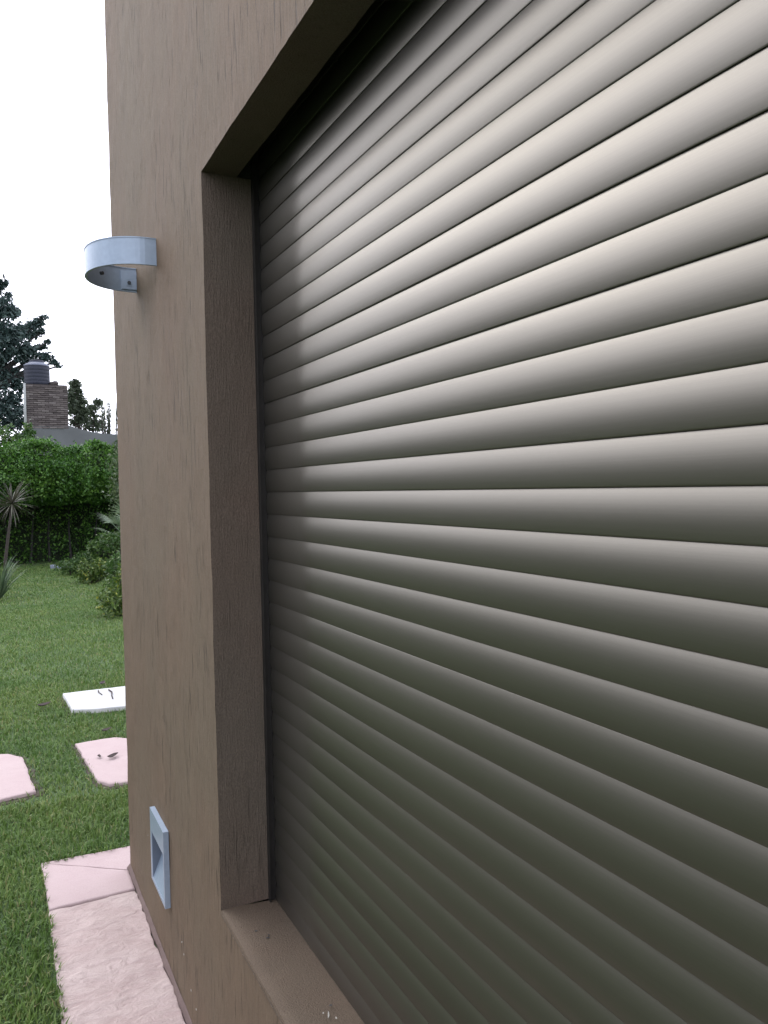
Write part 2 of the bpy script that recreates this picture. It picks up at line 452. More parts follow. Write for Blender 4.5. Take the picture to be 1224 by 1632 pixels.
# ------------------------------------------------------------------ roller shutter
PIT = .0555
def build_shutter():
    root = empty('roller_shutter', (.14, (YR + YJ) / 2, ZS - .006))
    tag(root, 'closed satin grey-brown aluminium roller shutter of curved horizontal slats in the window recess', 'roller shutter')
    L = (YJ - YR) / 2 - .006
    # section of one slat (x outwards is negative), bottom at 0
    prof = []
    # the lower lip stands 2.5 mm proud and overlaps the slat below it
    A, B, sag, n = Vector((.0034, 0)), Vector((.0050, .0560)), .0038, 28
    ch = (B - A); hl = ch.length / 2; rad = (hl * hl + sag * sag) / (2 * sag); a0 = math.asin(hl / rad)
    e = ch.normalized(); nn = Vector((-e.y, e.x)); mid = (A + B) / 2
    prof = [(.0100, .0006), (.0044, .0002), (.0035, -.0001)]
    for i in range(n + 1):
        a = -a0 + 2 * a0 * i / n
        q = mid + e * (rad * math.sin(a)) + nn * (rad * math.cos(a) - rad * math.cos(a0))
        prof.append((q.x, q.y))
    prof += [(.0066, .0562), (.0076, .0590), (.0100, .0590)]
    V, F = [], []
    ysn = lin(-L, L, .3)
    for y in ysn:
        for x, z in prof: V.append((x, y, z))
    w = len(prof)
    for j in range(len(ysn) - 1):
        for i in range(w - 1): F.append((j * w + i, j * w + i + 1, (j + 1) * w + i + 1, (j + 1) * w + i))
    F.append(tuple(range(w - 1, -1, -1))); F.append(tuple(range((len(ysn) - 1) * w, len(ysn) * w)))
    me = bpy.data.meshes.new('slat'); me.from_pydata(V, [], F); me.update()
    me.edges.foreach_set('use_edge_sharp', [0] * len(me.edges))
    me.materials.append(M['slat'])
    for k, p in enumerate(me.polygons): p.use_smooth = len(p.vertices) == 4 and 3 <= k % (w - 1) < 3 + n
    z_ref = 1.566                      # a joint line measured here
    k0 = math.floor((ZS - z_ref) / PIT) ; zz = z_ref + k0 * PIT
    i = 0
    while zz < ZT + .20:
        o = bpy.data.objects.new('slat', me); COL.objects.link(o); o.parent = root
        o.location = (random.uniform(-.0003, .0003), 0, zz - root.location.z)
        o.rotation_euler = (random.uniform(-.00025, .00025), random.uniform(-.012, .012), 0)
        zz += PIT; i += 1
    for s in (1, -1):
        bm = bmesh.new()
        ye = L + .006
        y0, y1 = (ye - .014, ye + .001) if s > 0 else (-ye - .001, -ye + .014)
        box(bm, -.0165, -.0135, y0, y1, .0, ZT - ZS + .1)
        box(bm, .0135, .0165, y0, y1, .0, ZT - ZS + .1)
        yb = (ye - .002, ye + .001) if s > 0 else (-ye - .001, -ye + .002)
        box(bm, -.0134, .0134, *yb, .0, ZT - ZS + .1)
        from_bm('guide_rail', bm, M['rail'], root)
build_shutter()

# ------------------------------------------------------------------ wall lamp
def build_lamp():
    yc, z0, h = 2.642, 2.262, .082
    root = empty('wall_lamp', (0, yc, z0))
    tag(root, 'pale grey half-round metal band wall lamp high on the plaster pier', 'wall lamp')
    hw, P, base, t = .180, .168, .018, .003
    def path(off, hb=0):
        p = [(-0.0005, -(hw - off)), (-base, -(hw - off))]
        for i in range(1, 40):
            a = -math.pi / 2 + math.pi * i / 40
            ca, sa = max(0, math.cos(a)), math.sin(a)
            p.append((-base - (P - off) * ca ** .92, (hw - off) * sa))
        p += [(-base, hw - off), (-.0005, hw - off)]
        return p
    def ringstrip(o_off, i_off, za, zb):
        a, b = path(o_off), path(i_off); V = []
        for (x, y), (x2, y2) in zip(a, b): V += [(x, y, za), (x, y, zb), (x2, y2, zb), (x2, y2, za)]
        F = []
        for j in range(len(a) - 1):
            for k in range(4): F.append((j * 4 + k, j * 4 + (k + 1) % 4, j * 4 + 4 + (k + 1) % 4, j * 4 + 4 + k))
        F += [(0, 1, 2, 3), tuple(range(len(V) - 1, len(V) - 5, -1))]
        return V, F
    pydata('shade_band', *merge([ringstrip(0, t, .003, h - .003)]), M['alu'], root)
    pydata('rim', *ringstrip(-.0015, .006, h - .0029, h + .0002), M['alu'], root)
    pydata('rim', *ringstrip(-.0015, .006, -.0002, .0029), M['alu'], root)
    for s in (-1, 1):
        y = s * (hw - .006)
        bm = bmesh.new(); box(bm, -.052, -.001, min(y, y - s * .003), max(y, y - s * .003), .008, .070)
        b = from_bm('bracket', bm, M['alu'], root)
        V, F = tube_data([(-.026, y - s * .003, .030), (-.026, y - s * .007, .030)], [.006, .006], 12)
        pydata('screw', V, F, M['alu_d'], b)
        bm = bmesh.new(); yy = y - s * .004; 
        for (a0, a1, b0, b1) in ((-.036, -.033, .018, .043), (-.020, -.017, .018, .043), (-.0329, -.0201, .018, .021), (-.0329, -.0201, .040, .043)):
            box(bm, a0, a1, min(yy, yy + s * .0015), max(yy, yy + s * .0015), b0, b1)
        from_bm('slot_frame', bm, M['alu'], b)
    V, F = tube_data([(-.120, .100, .036), (-.126, .107, .036)], [.006, .006], 12)
    pydata('screw', V, F, M['alu_d'], root)
build_lamp()

# ------------------------------------------------------------------ step light
def build_step():
    y0, y1, z0, z1, px = 2.53, 2.762, .238, .486, -.018
    root = empty('step_light', (0, (y0 + y1) / 2, z0))
    tag(root, 'square pale grey step light low on the plaster pier with a wedge-shaped opening', 'step light')
    O = Vector((0, (y0 + y1) / 2, z0))
    oy0, oy1, oz0, oz1 = y0 + .012, y1 - .022, z0 + .012, z0 + .172
    bm = bmesh.new()
    for b in ((y0, oy0, z0, z1), (oy1, y1, z0, z1), (oy0, oy1, oz1, z1), (oy0, oy1, z0, oz0)):
        box(bm, px, -.001, b[0], b[1], b[2], b[3])
    bmesh.ops.remove_doubles(bm, verts=bm.verts, dist=1e-5)
    for v in bm.verts: v.co -= O
    from_bm('frame', bm, M['alu'], root)
    d = .045
    g = .0006
    A, B, Cc, D = (px + .002, oy0 + g, oz0 + g), (px + .002, oy1 - g, oz0 + g), (d, oy1 - g, oz1 - .012), (d, oy0 + g, oz1 - .012)
    bm = bmesh.new(); vs = [bm.verts.new(Vector(p) - O) for p in (A, B, Cc, D)]; bm.faces.new(vs)
    from_bm('reflector', bm, M['alu'], root)
    for y in (oy1 - g, oy0 + g):
        bm = bmesh.new(); vs = [bm.verts.new(Vector((x, y, z)) - O) for x, z in ((px + .002, oz0), (px + .002, oz1 - g), (d, oz1 - g), (d, oz1 - .013))]; bm.faces.new(vs)
        from_bm('side_plate', bm, M['step_in'], root)
    bm = bmesh.new(); vs = [bm.verts.new(Vector(p) - O) for p in ((px + .003, oy0, oz1 - .001), (px + .003, oy1, oz1 - .001), (d, oy1, oz1 - .001), (d, oy0, oz1 - .001))]; bm.faces.new(vs)
    from_bm('top_plate', bm, M['step_in'], root)
    bm = bmesh.new(); vs = [bm.verts.new(Vector((d, y, z)) - O) for y, z in ((oy0, oz1), (oy1, oz1), (oy1, oz1 - .014), (oy0, oz1 - .014))]; bm.faces.new(vs)
    from_bm('diffuser', bm, M['white_glass'], root)
M['step_in'] = plain('step_light_inside', (0.12, 0.144, 0.18), .5, .2, .05)
build_step()

# ------------------------------------------------------------------ stones
def slab_mesh(outline, cx, cy, top=.012, thick=.05, rel=.003, jag=.004, rings=14, per=.025, seed=0., tilt=(0, 0)):
    P = []
    n = len(outline)
    for i in range(n):
        a, b = Vector(outline[i]), Vector(outline[(i + 1) % n]); m = max(2, int((b - a).length / per))
        nrm = Vector((b.y - a.y, a.x - b.x)).normalized()
        for k in range(m):
            p = a.lerp(b, k / m); j = jag * (nz(p.x, p.y, 14, seed) + .7 * nz(p.x, p.y, 45, seed + 5)) * (1 if k else .3)
            P.append(p + nrm * j)
    c = Vector((sum(p.x for p in P) / len(P), sum(p.y for p in P) / len(P)))
    V = [(c.x - cx, c.y - cy, top + rel * nz(c.x, c.y, 9, seed))]; F = []
    m = len(P)
    sc = [(i + 1) / rings for i in range(rings - 1)] + [.985, 1.0]
    for k, s in enumerate(sc):
        for p in P:
            q = c.lerp(p, s)
            z = top + rel * (nz(q.x, q.y, 7, seed) + .6 * nz(q.x, q.y, 19, seed)) + tilt[0] * (q.x - c.x) + tilt[1] * (q.y - c.y)
            if s == 1.0: z -= .005
            V.append((q.x - cx, q.y - cy, z))
    for p in P: V.append((p.x - cx, p.y - cy, top - thick))
    for i in range(m): F.append((0, 1 + i, 1 + (i + 1) % m))
    for k in range(len(sc)):
        for i in range(m):
            F.append((1 + k * m + i, 1 + (k + 1) * m + i, 1 + (k + 1) * m + (i + 1) % m, 1 + k * m + (i + 1) % m))
    return V, F

def slab(name, outline, mat, parent=None, **kw):
    cx = sum(p[0] for p in outline) / len(outline); cy = sum(p[1] for p in outline) / len(outline)
    V, F = slab_mesh(outline, cx, cy, **kw)
    o = pydata(name, V, F, mat, parent, smooth=True); o.location = (cx, cy, 0)
    if parent: o.location = Vector((cx, cy, 0)) - parent.location
    return o

path = boxo('path', (-.325, -.016, -3.9, 3.55, -.03, -.004), M['mortar'])
tag(path, 'strip of pink sandstone paving along the foot of the house wall', kind='structure')
PAVE = [
    ([(-.331, 3.592), (.034, 3.572), (.030, 3.375), (-.012, 3.375), (-.012, 3.350)], M['pink_smooth'], dict(rel=.0012, seed=1., jag=.002)),
    ([(-.331, 3.583), (-.012, 3.340), (-.013, 3.170), (-.326, 3.167)], M['pink_smooth'], dict(rel=.0015, seed=2., jag=.003, top=.014)),
    ([(-.326, 3.158), (-.013, 3.163), (-.012, 2.2), (-.342, 2.18)], M['pink'], dict(rel=.006, seed=3., jag=.007, top=.013, rings=34, per=.018)),
    ([(-.340, 2.17), (-.012, 2.19), (-.012, 1.35), (-.335, 1.30)], M['pink'], dict(rel=.006, seed=4., jag=.007)),
    ([(-.335, 1.29), (-.012, 1.34), (-.012, .60), (-.33, .55)], M['pink'], dict(rel=.005, seed=5., jag=.006)),
    ([(-.33, .54), (-.012, .59), (-.012, -.3), (-.34, -.35)], M['pink'], dict(rel=.005, seed=6., jag=.006)),
    ([(-.34, -.36), (-.012, -.31), (-.012, -1.3), (-.33, -1.2)], M['pink'], dict(rel=.005, seed=7., jag=.006)),
]
for o_, m_, k_ in PAVE: slab('paving_slab', o_, m_, path, **k_)

WHITE = [(-.011, 6.50), (.72, 6.47), (.62, 5.83), (.16, 5.90), (.01, 5.975)]
PINK = [(-.045, 5.193), (.08, 5.20), (.19, 5.20), (.30, 5.10), (.32, 4.75), (.26, 4.42), (.145, 4.36), (.05, 4.37), (.0, 4.46), (-.015, 4.70)]
LEFT = [(-.86, 5.22), (-.62, 5.26), (-.42, 5.20), (-.345, 5.09), (-.325, 4.80), (-.304, 4.46), (-.5, 4.42), (-.80, 4.40), (-.88, 4.8)]
g_ = 'stepping stones set in the lawn'
tag(slab('stepping_stone', WHITE, M['whitestone'], top=.035, thick=.07, rel=.0015, jag=.003, seed=8.), 'white rectangular stone slab with thin twigs, farthest stone in the lawn', 'stepping stone', g_)
tag(slab('stepping_stone', PINK, M['pink_smooth'], top=.022, rel=.003, jag=.006, seed=9.), 'pink sandstone slab with a curled dry leaf on it, beside the house corner', 'stepping stone', g_)
tag(slab('stepping_stone', LEFT, M['pink_smooth'], top=.022, rel=.003, jag=.008, seed=10.), 'pink sandstone slab cut by the left edge of the photo', 'stepping stone', g_)

def soil(outline, seed, label):
    cx = sum(p[0] for p in outline) / len(outline); cy = sum(p[1] for p in outline) / len(outline)
    big = [(cx + (x - cx) * 1.14, cy + (y - cy) * 1.09) for x, y in outline]
    V, F = slab_mesh(big, cx, cy, top=.005, thick=.02, rel=.001, jag=.022, rings=3, per=.02, seed=seed)
    o = pydata('bare_soil', V, F, M['soil'], smooth=True); o.location = (cx, cy, 0)
    tag(o, label, kind='structure')
soil(PINK, 31., 'thin ring of bare soil and dry thatch round the pink stepping stone')
soil(LEFT, 32., 'thin ring of bare soil and dry thatch round the pink stone at the left edge')
soil(WHITE, 33., 'thin ring of bare soil round the white slab')
def curl(name, pts, rad, label, cat, group=None, mat='twig'):
    V, F = tube_data(pts, [rad * (1 - .5 * i / len(pts)) for i in range(len(pts))], 6)
    o = pydata(name, V, F, M[mat], smooth=True); return tag(o, label, cat, group)
curl('twig', [(.315, 6.40, .041), (.325, 6.30, .046), (.31, 6.2, .044), (.305, 6.1, .042)], .006, 'longer thin dark twig lying on the white stone slab', 'twig')
curl('twig', [(.24, 6.42, .041), (.235, 6.34, .044), (.25, 6.27, .041)], .005, 'shorter thin dark twig lying on the white stone slab', 'twig')
def dry_leaf(loc, s, label, group=None, rz=0.):
    bm = bmesh.new(); w = 9
    rows = []
    for i in range(w):
        t = i / (w - 1); hw = s * .22 * math.sin(math.pi * (.06 + .9 * t)) ; a = (t - .5) * 2.4
        x = s * .5 * math.sin(a * .9); z = .25 * s * (1 - math.cos(a)) + .002
        y0 = .12 * s * math.sin(a * 1.7)
        rows.append([bm.verts.new((x, y0 - hw, z + hw * .5)), bm.verts.new((x, y0, z)), bm.verts.new((x, y0 + hw, z + hw * .7))])
    for a, b in zip(rows, rows[1:]):
        for k in range(2): bm.faces.new((a[k], a[k + 1], b[k + 1], b[k]))
    o = from_bm('dry_leaf', bm, M['twig'], smooth=True); o.location = loc; o.rotation_euler.z = rz
    tag(o, label, 'dry leaf', group)
dry_leaf((.125, 4.79, .026), .085, 'curled dark dry leaf on the pink stepping stone, larger piece', rz=.3)
dry_leaf((.055, 4.83, .026), .05, 'small dark leaf scrap left of the curled leaf on the pink stepping stone', rz=1.2)
dry_leaf((-.16, 6.20, .03), .11, 'dark dead leaf in the grass just left of the white slab', rz=.1)
dry_leaf((.30, 6.66, .03), .10, 'dark dead leaf in the grass just behind the white slab', rz=.8)
dry_leaf((.16, 5.33, .03), .08, 'dark dead leaf in the grass just behind the pink stone', rz=.2)

# ------------------------------------------------------------------ grass
def inpoly(x, y, poly, grow=0.0):
    px = np.array([p[0] for p in poly]); py = np.array([p[1] for p in poly])
    if grow:
        cx, cy = px.mean(), py.mean(); d = np.hypot(px - cx, py - cy); px = px + (px - cx) / d * grow; py = py + (py - cy) / d * grow
    ins = np.zeros(len(x), bool); j = len(px) - 1
    for i in range(len(px)):
        c = ((py[i] > y) != (py[j] > y)) & (x < (px[j] - px[i]) * (y - py[i]) / (py[j] - py[i] + 1e-12) + px[i])
        ins ^= c; j = i
    return ins

def grass():
    zones = [  # x0 x1 y0 y1 density length width
        (-.95, .30, 1.5, 4.3, 16000, .042, .0048),
        (-.95, 1.1, 4.3, 7.2, 9000, .040, .0055),
        (-1.0, 2.0, 7.2, 12., 4600, .034, .0065),
        (-1.2, 3.4, 12., 18.9, 1900, .034, .010),
        (-3.4, -.95, .6, 7.4, 4200, .042, .0062), (-4.5, -1.0, 7.2, 18.9, 1500, .036, .010), (-6.2, -3.4, .6, 7.2, 1500, .045, .009), (-6.2, -4.5, 7.2, 18.9, 700, .04, .013),
        (.3, 3.0, 3.4, 4.3, 1800, .05, .008), (1.1, 3.2, 4.3, 7.2, 1500, .05, .008),
        (-.95, -.33, -1.0, 1.5, 4000, .045, .006),
    ]
    allV, allF, off = [], [], 0
    for x0, x1, y0, y1, dn, L, Wd in zones:
        n = int((x1 - x0) * (y1 - y0) * dn)
        x = RNG.uniform(x0, x1, n); y = RNG.uniform(y0, y1, n)
        y = y + RNG.normal(0, .12 + .03 * y1, n) * ((y > 4) if y0 > 4 else 0) * .8
        bad = inpoly(x, y, WHITE, .0) | inpoly(x, y, PINK, -.01) | inpoly(x, y, LEFT, -.01)
        bad |= (x > -.325) & (x < .06) & (y < 3.572)
        bad |= (x > -.03) & (y < YC + .05)
        for pl, gr in ((PINK, .045), (LEFT, .05), (WHITE, .02)):
            bad |= inpoly(x, y, pl, gr) & (RNG.random(len(x)) < .62)
        x, y = x[~bad], y[~bad]; n = len(x)
        cl = np.array([noise.noise(Vector((a * 9, b * 9, 1.))) for a, b in zip(x, y)]) if n < 90000 else np.sin(x * 31 + 2 * np.sin(y * 23)) * .4
        ln = L * RNG.uniform(.55, 1.25, n) * (1 + .35 * cl); wd = Wd * RNG.uniform(.6, 1.25, n)
        # shorter right beside the stones
        az = RNG.uniform(0, 2 * np.pi, n); lean = RNG.uniform(.25, 1.25, n)
        dx, dy = np.cos(az), np.sin(az); sx, sy = -dy, dx
        z0 = np.zeros(n) - .004
        zg = np.array([mound(a, b) for a, b in zip(x, y)]) if y1 > 10 else 0
        z0 = z0 + zg + (.006 if y1 > 10 else 0)
        h1, r1 = .55 * ln * np.cos(lean * .5), .55 * ln * np.sin(lean * .5)
        h2, r2 = h1 + .45 * ln * np.cos(lean * 1.25), r1 + .45 * ln * np.sin(lean * 1.25)
        tw = RNG.uniform(-.4, .4, n)
        P = np.empty((n, 5, 3))
        for k, (hh, rr, ww) in enumerate(((0, 0, -.4), (0, 0, .4), (h1, r1, .5), (h1, r1, -.5), (h2, r2, 0))):
            P[:, k, 0] = x + dx * rr + sx * ww * wd; P[:, k, 1] = y + dy * rr + sy * ww * wd; P[:, k, 2] = z0 + hh + ww * wd * tw
        idx = np.arange(n)[:, None] * 5 + off
        # all triangles
        T = np.concatenate([idx + np.array([[0, 1, 2]]), idx + np.array([[0, 2, 3]]), idx + np.array([[3, 2, 4]])])
        allV.append(P.reshape(-1, 3)); allF.append(T); off += n * 5
    o = npmesh('grass', np.concatenate(allV), np.concatenate(allF), M['grass'])
    tag(o, 'short coarse green grass of the lawn round the stepping stones', 'grass', kind='stuff')
grass()

# ------------------------------------------------------------------ foliage
def leaf_cloud(centers, size, asp=.5, up=.3):
    """centers (n,3); one bent-diamond leaf (4 verts, 2 tris) each"""
    n = len(centers)
    d = RNG.normal(size=(n, 3)); d[:, 2] += up; d /= np.linalg.norm(d, axis=1)[:, None]
    a = np.cross(d, RNG.normal(size=(n, 3))); a /= np.linalg.norm(a, axis=1)[:, None] + 1e-9
    nn = np.cross(d, a)
    s = size * RNG.uniform(.55, 1.25, n)[:, None]
    P = np.stack([centers - d * s * .5, centers + a * s * asp * .5 + nn * s * .08, centers + d * s * .5, centers - a * s * asp * .5 + nn * s * .08], 1)
    idx = np.arange(n)[:, None] * 4
    return P.reshape(-1, 3), np.concatenate([idx + np.array([[0, 1, 2]]), idx + np.array([[0, 2, 3]])])

def blob_points(c, r, n, shell=.5):
    d = RNG.normal(size=(n, 3)); d /= np.linalg.norm(d, axis=1)[:, None]
    rr = shell + (1 - shell) * RNG.random(n) ** .6
    k = np.array([.75 + .5 * noise.noise(Vector(tuple(q * 2.3 + np.array(c) * .7))) for q in d])
    return np.array(c) + d * np.array(r) * (rr * k * 1.15)[:, None]

def crown(name, blobs, size, mat, parent, asp=.5, dens=1.0):
    pts = np.concatenate([blob_points((x, y, z), (rx, ry, rz), int(n * dens), .35) for x, y, z, rx, ry, rz, n in blobs])
    V, F = leaf_cloud(pts, size, asp)
    return npmesh(name, V, F, mat, parent)

def limbs(root_pt, fork, targets, r, rng=random):
    parts = []
    a, f = Vector(root_pt), Vector(fork)
    mid = a.lerp(f, .5) + Vector((rng.uniform(-.05, .05), rng.uniform(-.05, .05), 0)) * (f - a).length
    parts.append(tube_data([a, mid, f], [r, r * .8, r * .62], 8))
    for t in targets:
        t = Vector(t); m = f.lerp(t, .5) + Vector((0, 0, .08 * (t - f).length))
        parts.append(tube_data([f, m, t], [r * .5, r * .3, r * .08], 6))
    return merge(parts)

def make_tree(name, label, base, fork, blobs, size, mat, r, asp=.5, group=None, cat='tree'):
    b = Vector(base)
    root = empty(name, b); tag(root, label, cat, group)
    bl = [(x - b.x, y - b.y, z - b.z, rx, ry, rz, n) for x, y, z, rx, ry, rz, n in blobs]
    V, F = limbs((0, 0, -.1), Vector(fork) - b, [q[:3] for q in bl], r)
    pydata('trunk', V, F, M['dark_bark' if mat is M['cedar'] else 'bark'], root, smooth=True)
    crown('crown', bl, size, mat, root, asp)
    return root

# --- far hedge: overhanging leafy top above a shaded, stemmy foot
def hedge_run(label, x0, x1, y0, hgt, dens_in, dens_out, dense_rng, along='x', leaf=.085):
    root = empty('hedge', ((x0 + x1) / 2, y0, 0)); tag(root, label, 'hedge', 'hedges round the garden')
    L = x1 - x0; cx = (x0 + x1) / 2
    V, F = [], []
    us = lin(x0, x1, .5)
    prof = [(1.5, -.05), (1.5, .8), (1.2, 1.25), (.5, 1.5), (.25, 2.2), (.55, hgt - .16), (1.6, hgt - .18), (1.7, -.05)]
    for u in us:
        for d, z in prof:
            k = .12 * nz(u, z, 1.7, 2)
            V.append((u - cx, d + k, z + (.08 * nz(u, d, 1.3) if z > 2 else 0)))
    w = len(prof)
    for j in range(len(us) - 1):
        for i in range(w - 1): F.append((j * w + i, j * w + i + 1, (j + 1) * w + i + 1, (j + 1) * w + i))
    F += [tuple(range(w)), tuple(range((len(us) - 1) * w, len(us) * w))[::-1]]
    pydata('dark_core', V, F, M['core'], root)  # solid dark core added inside the hedge against see-through
    n = int(L * hgt * dens_out); u = RNG.uniform(x0, x1, n)
    a, b = dense_rng
    n2 = int((b - a) * hgt * dens_in); u = np.concatenate([u[(u < a) | (u > b)], RNG.uniform(a, b, n2)]); n = len(u)
    t = RNG.random(n); z = np.empty(n); d = np.empty(n)
    top = t < .30
    face = (t >= .30) & (t < .86); low = t >= .86
    bulge = np.array([noise.noise(Vector((q * 1.1, 5., 0))) for q in u])
    bulge2 = np.array([noise.noise(Vector((q * 3.1, 9., 0))) for q in u])
    H = hgt + .14 * bulge + .10 * bulge2
    z[top] = (H + RNG.normal(0, .05, n))[top]; d[top] = RNG.uniform(.1, 1.5, n)[top]
    z[face] = (1.35 + (H - 1.35) * RNG.random(n))[face]
    d[face] = (.22 - .42 * np.sin(np.clip((z - 1.3) / 1.25, 0, 1) * math.pi) + .22 * bulge2 + RNG.normal(0, .08, n))[face]
    z[low] = RNG.uniform(0, 1.5, n)[low]; d[low] = (1.15 - .35 * (z > 1.0) + RNG.normal(0, .22, n))[low]
    P = np.stack([u - cx, d, z], 1)
    P += np.array([tuple(noise.noise_vector(Vector(tuple(q * 2.2))) * .13) for q in P])
    V, F = leaf_cloud(P, leaf, .5, .5)
    npmesh('foliage', V, F, M['hedge'], root)
    parts = []
    uu = max(x0, a - 2) + .2
    while uu < min(x1, b + 2):
        parts.append(tube_data([(uu - cx, 1.1, -.05), (uu - cx + random.uniform(-.06, .06), 1.0, .7), (uu - cx + random.uniform(-.15, .15), .7, 1.5)], [.03, .022, .014], 6))
        uu += random.uniform(.35, .7)
    V, F = merge(parts); pydata('stems', V, F, M['dark_bark'], root)
    return root
hedge_run('tall green hedge closing the far end of the lawn, dark underneath', -9.5, 10.5, 18.6, 2.62, 3600, 1300, (-1.5, 4.2), leaf=.075)
hb = hedge_run('long hedge down the open side of the garden, opposite the shutter', -12, 12, 0, 2.5, 420, 220, (-12, 12), leaf=.14)
hb.location = (-6.2, 6, 0); hb.rotation_euler.z = R(90)

# taller loose shrub above the hedge's left part
make_tree('tall_shrub', 'bright green loose shrub rising over the left of the hedge under the dark tree', (-.55, 20.6, 0), (-.5, 20.6, 1.6),
          [(-.35, 20.4, 2.75, .75, .6, .55, 1500), (.25, 20.6, 2.65, .5, .5, .45, 900), (-1.2, 20.6, 2.7, .8, .6, .6, 900), (.45, 20.5, 3.0, .16, .2, .35, 220)], .12, M['bush'], .06, cat='shrub')

# --- big dark tree (left)
def P2(px, py, Y):       # used only to lay the far skyline out; returns a world point at depth Y
    d = fw + rt * ((px - 612) / FPX) - up * ((py - 816) / FPX); t = (Y - EYE.y) / d.y
    return EYE + d * t
def blobs_px(lst, Y, dens=1.0, thick=1.0):
    o = []
    k = Y / FPX * 1.1
    for px, py, rx, ry, n in lst:
        p = P2(px, py, Y + random.uniform(-1, 1) * thick * rx * k * .7); o.append((p.x, p.y, p.z, rx * k, rx * k * thick, ry * k, int(n * dens)))
    return o
big = [(2, 452, 9, 9, 260), (14, 470, 5, 4, 60), (2, 492, 22, 18, 900), (20, 497, 12, 10, 300), (38, 528, 24, 13, 900), (58, 515, 11, 8, 260), (68, 506, 7, 4, 90), (66, 528, 7, 5, 120),
       (5, 545, 34, 30, 2200), (-30, 520, 50, 50, 2600), (44, 560, 18, 10, 420), (66, 553, 9, 5, 130), (76, 545, 5, 4, 60), (70, 569, 16, 8, 330), (86, 578, 8, 4, 110), (93, 584, 5, 2.5, 40), (45, 576, 12, 8, 220),
       (10, 600, 26, 20, 1000), (30, 612, 12, 12, 300), (20, 640, 18, 16, 620), (0, 665, 32, 26, 1500), (30, 668, 14, 18, 500), (-40, 620, 60, 60, 2600), (-90, 560, 60, 70, 2200), (36, 700, 16, 14, 300), (-15, 470, 18, 24, 500), (-60, 440, 40, 40, 900)]
t0 = P2(-40, 790, 34)
make_tree('evergreen_tree', 'large dark ragged evergreen tree behind the water tank', (t0.x, 34, 0), (t0.x + .1, 34, 5.2), blobs_px(big, 34, .8, .7), .20, M['cedar'], .32, .42)

smalls = [(114, 640, 8, 22, 500), (120, 612, 9, 8, 220), (124, 626, 9, 8, 200), (129, 640, 11, 10, 260), (122, 652, 10, 10, 260), (133, 656, 9, 9, 200), (127, 667, 8, 9, 180), (118, 672, 9, 8, 150), (138, 672, 6, 6, 60)]
t1 = P2(126, 700, 37)
make_tree('leafy_tree', 'small dark leafy tree just right of the brick tower', (t1.x, 37, 0), (t1.x, 37, 3.4), blobs_px(smalls, 37, 1.25, .7), .18, M['tree'], .10, .5, 'small trees beyond the grey wall')
smalls = [(145, 664, 12, 14, 260), (158, 676, 10, 9, 200), (148, 650, 10, 5, 180), (156, 642, 9, 6, 180), (143, 658, 6, 4, 60), (147, 672, 9, 6, 90), (141, 682, 8, 6, 110), (155, 682, 8, 6, 90), (160, 664, 4, 4, 18)]
t1 = P2(150, 700, 39)
make_tree('leafy_tree', 'sparse grey-green tree with see-through crown, between the dark tree and the bare-twigged one', (t1.x, 39, 0), (t1.x, 39, 3.5), blobs_px(smalls, 39, 1.0, .7), .18, M['tree'], .07, .5, 'small trees beyond the grey wall')
# twiggy upright one at the wall corner
def twiggy():
    b = P2(174, 700, 36); root = empty('twiggy_tree', (b.x, 36, 0))
    tag(root, 'thin tree of upright bare-looking twigs, touching the house corner', 'tree', 'small trees beyond the grey wall')
    parts = [tube_data([(0, 0, -.1), (0, 0, 2.8)], [.08, .06], 6)]; pts = []
    for i in range(30):
        e = P2(random.uniform(161, 205), random.uniform(638, 662), 36); e = Vector((e.x - b.x, random.uniform(-.5, .5), e.z))
        m = Vector((e.x * .75, e.y * .5, 3.2 + random.uniform(0, .4)))
        parts.append(tube_data([(0, 0, 2.8), m, e], [.035, .025, .008], 5))
        for k in range(55):
            t = random.random(); q = m.lerp(e, t); pts.append((q.x + random.gauss(0, .04), q.y + random.gauss(0, .04), q.z + random.gauss(0, .05)))
    V, F = merge(parts); pydata('trunk', V, F, M['bark'], root)
    V, F = leaf_cloud(np.array(pts), .13, .35, 1.5); npmesh('crown', V, F, M['tree'], root)
twiggy()

# trees beyond the side hedge (opposite the shutter)
SIDE = [(-10, -3.0, 6.8, 'round green tree beyond the side hedge, behind the photographer'), (-10.8, 1.2, 6.2, 'round green tree beyond the side hedge, straight opposite the shutter'),
        (-10.2, 5.6, 7.0, 'tallest round green tree beyond the side hedge'), (-11, 10, 6.0, 'round green tree beyond the side hedge, third from its far end'),
        (-10.4, 14.5, 6.4, 'round green tree beyond the side hedge, second from its far end'), (-10.8, 19, 5.6, 'lowest round green tree beyond the side hedge, at its far end')]
for x, y, h, lb in SIDE:
    h *= .72
    bl = [(x + random.uniform(-1.2, 1.2), y + random.uniform(-1.5, 1.5), h * random.uniform(.42, .90), 1.2, 1.2, .9, 420) for k in range(9)]
    make_tree('garden_tree', lb, (x, y, 0), (x, y, h * .4), bl, .27, M['tree'], .18, .5, 'trees beyond the side hedge')

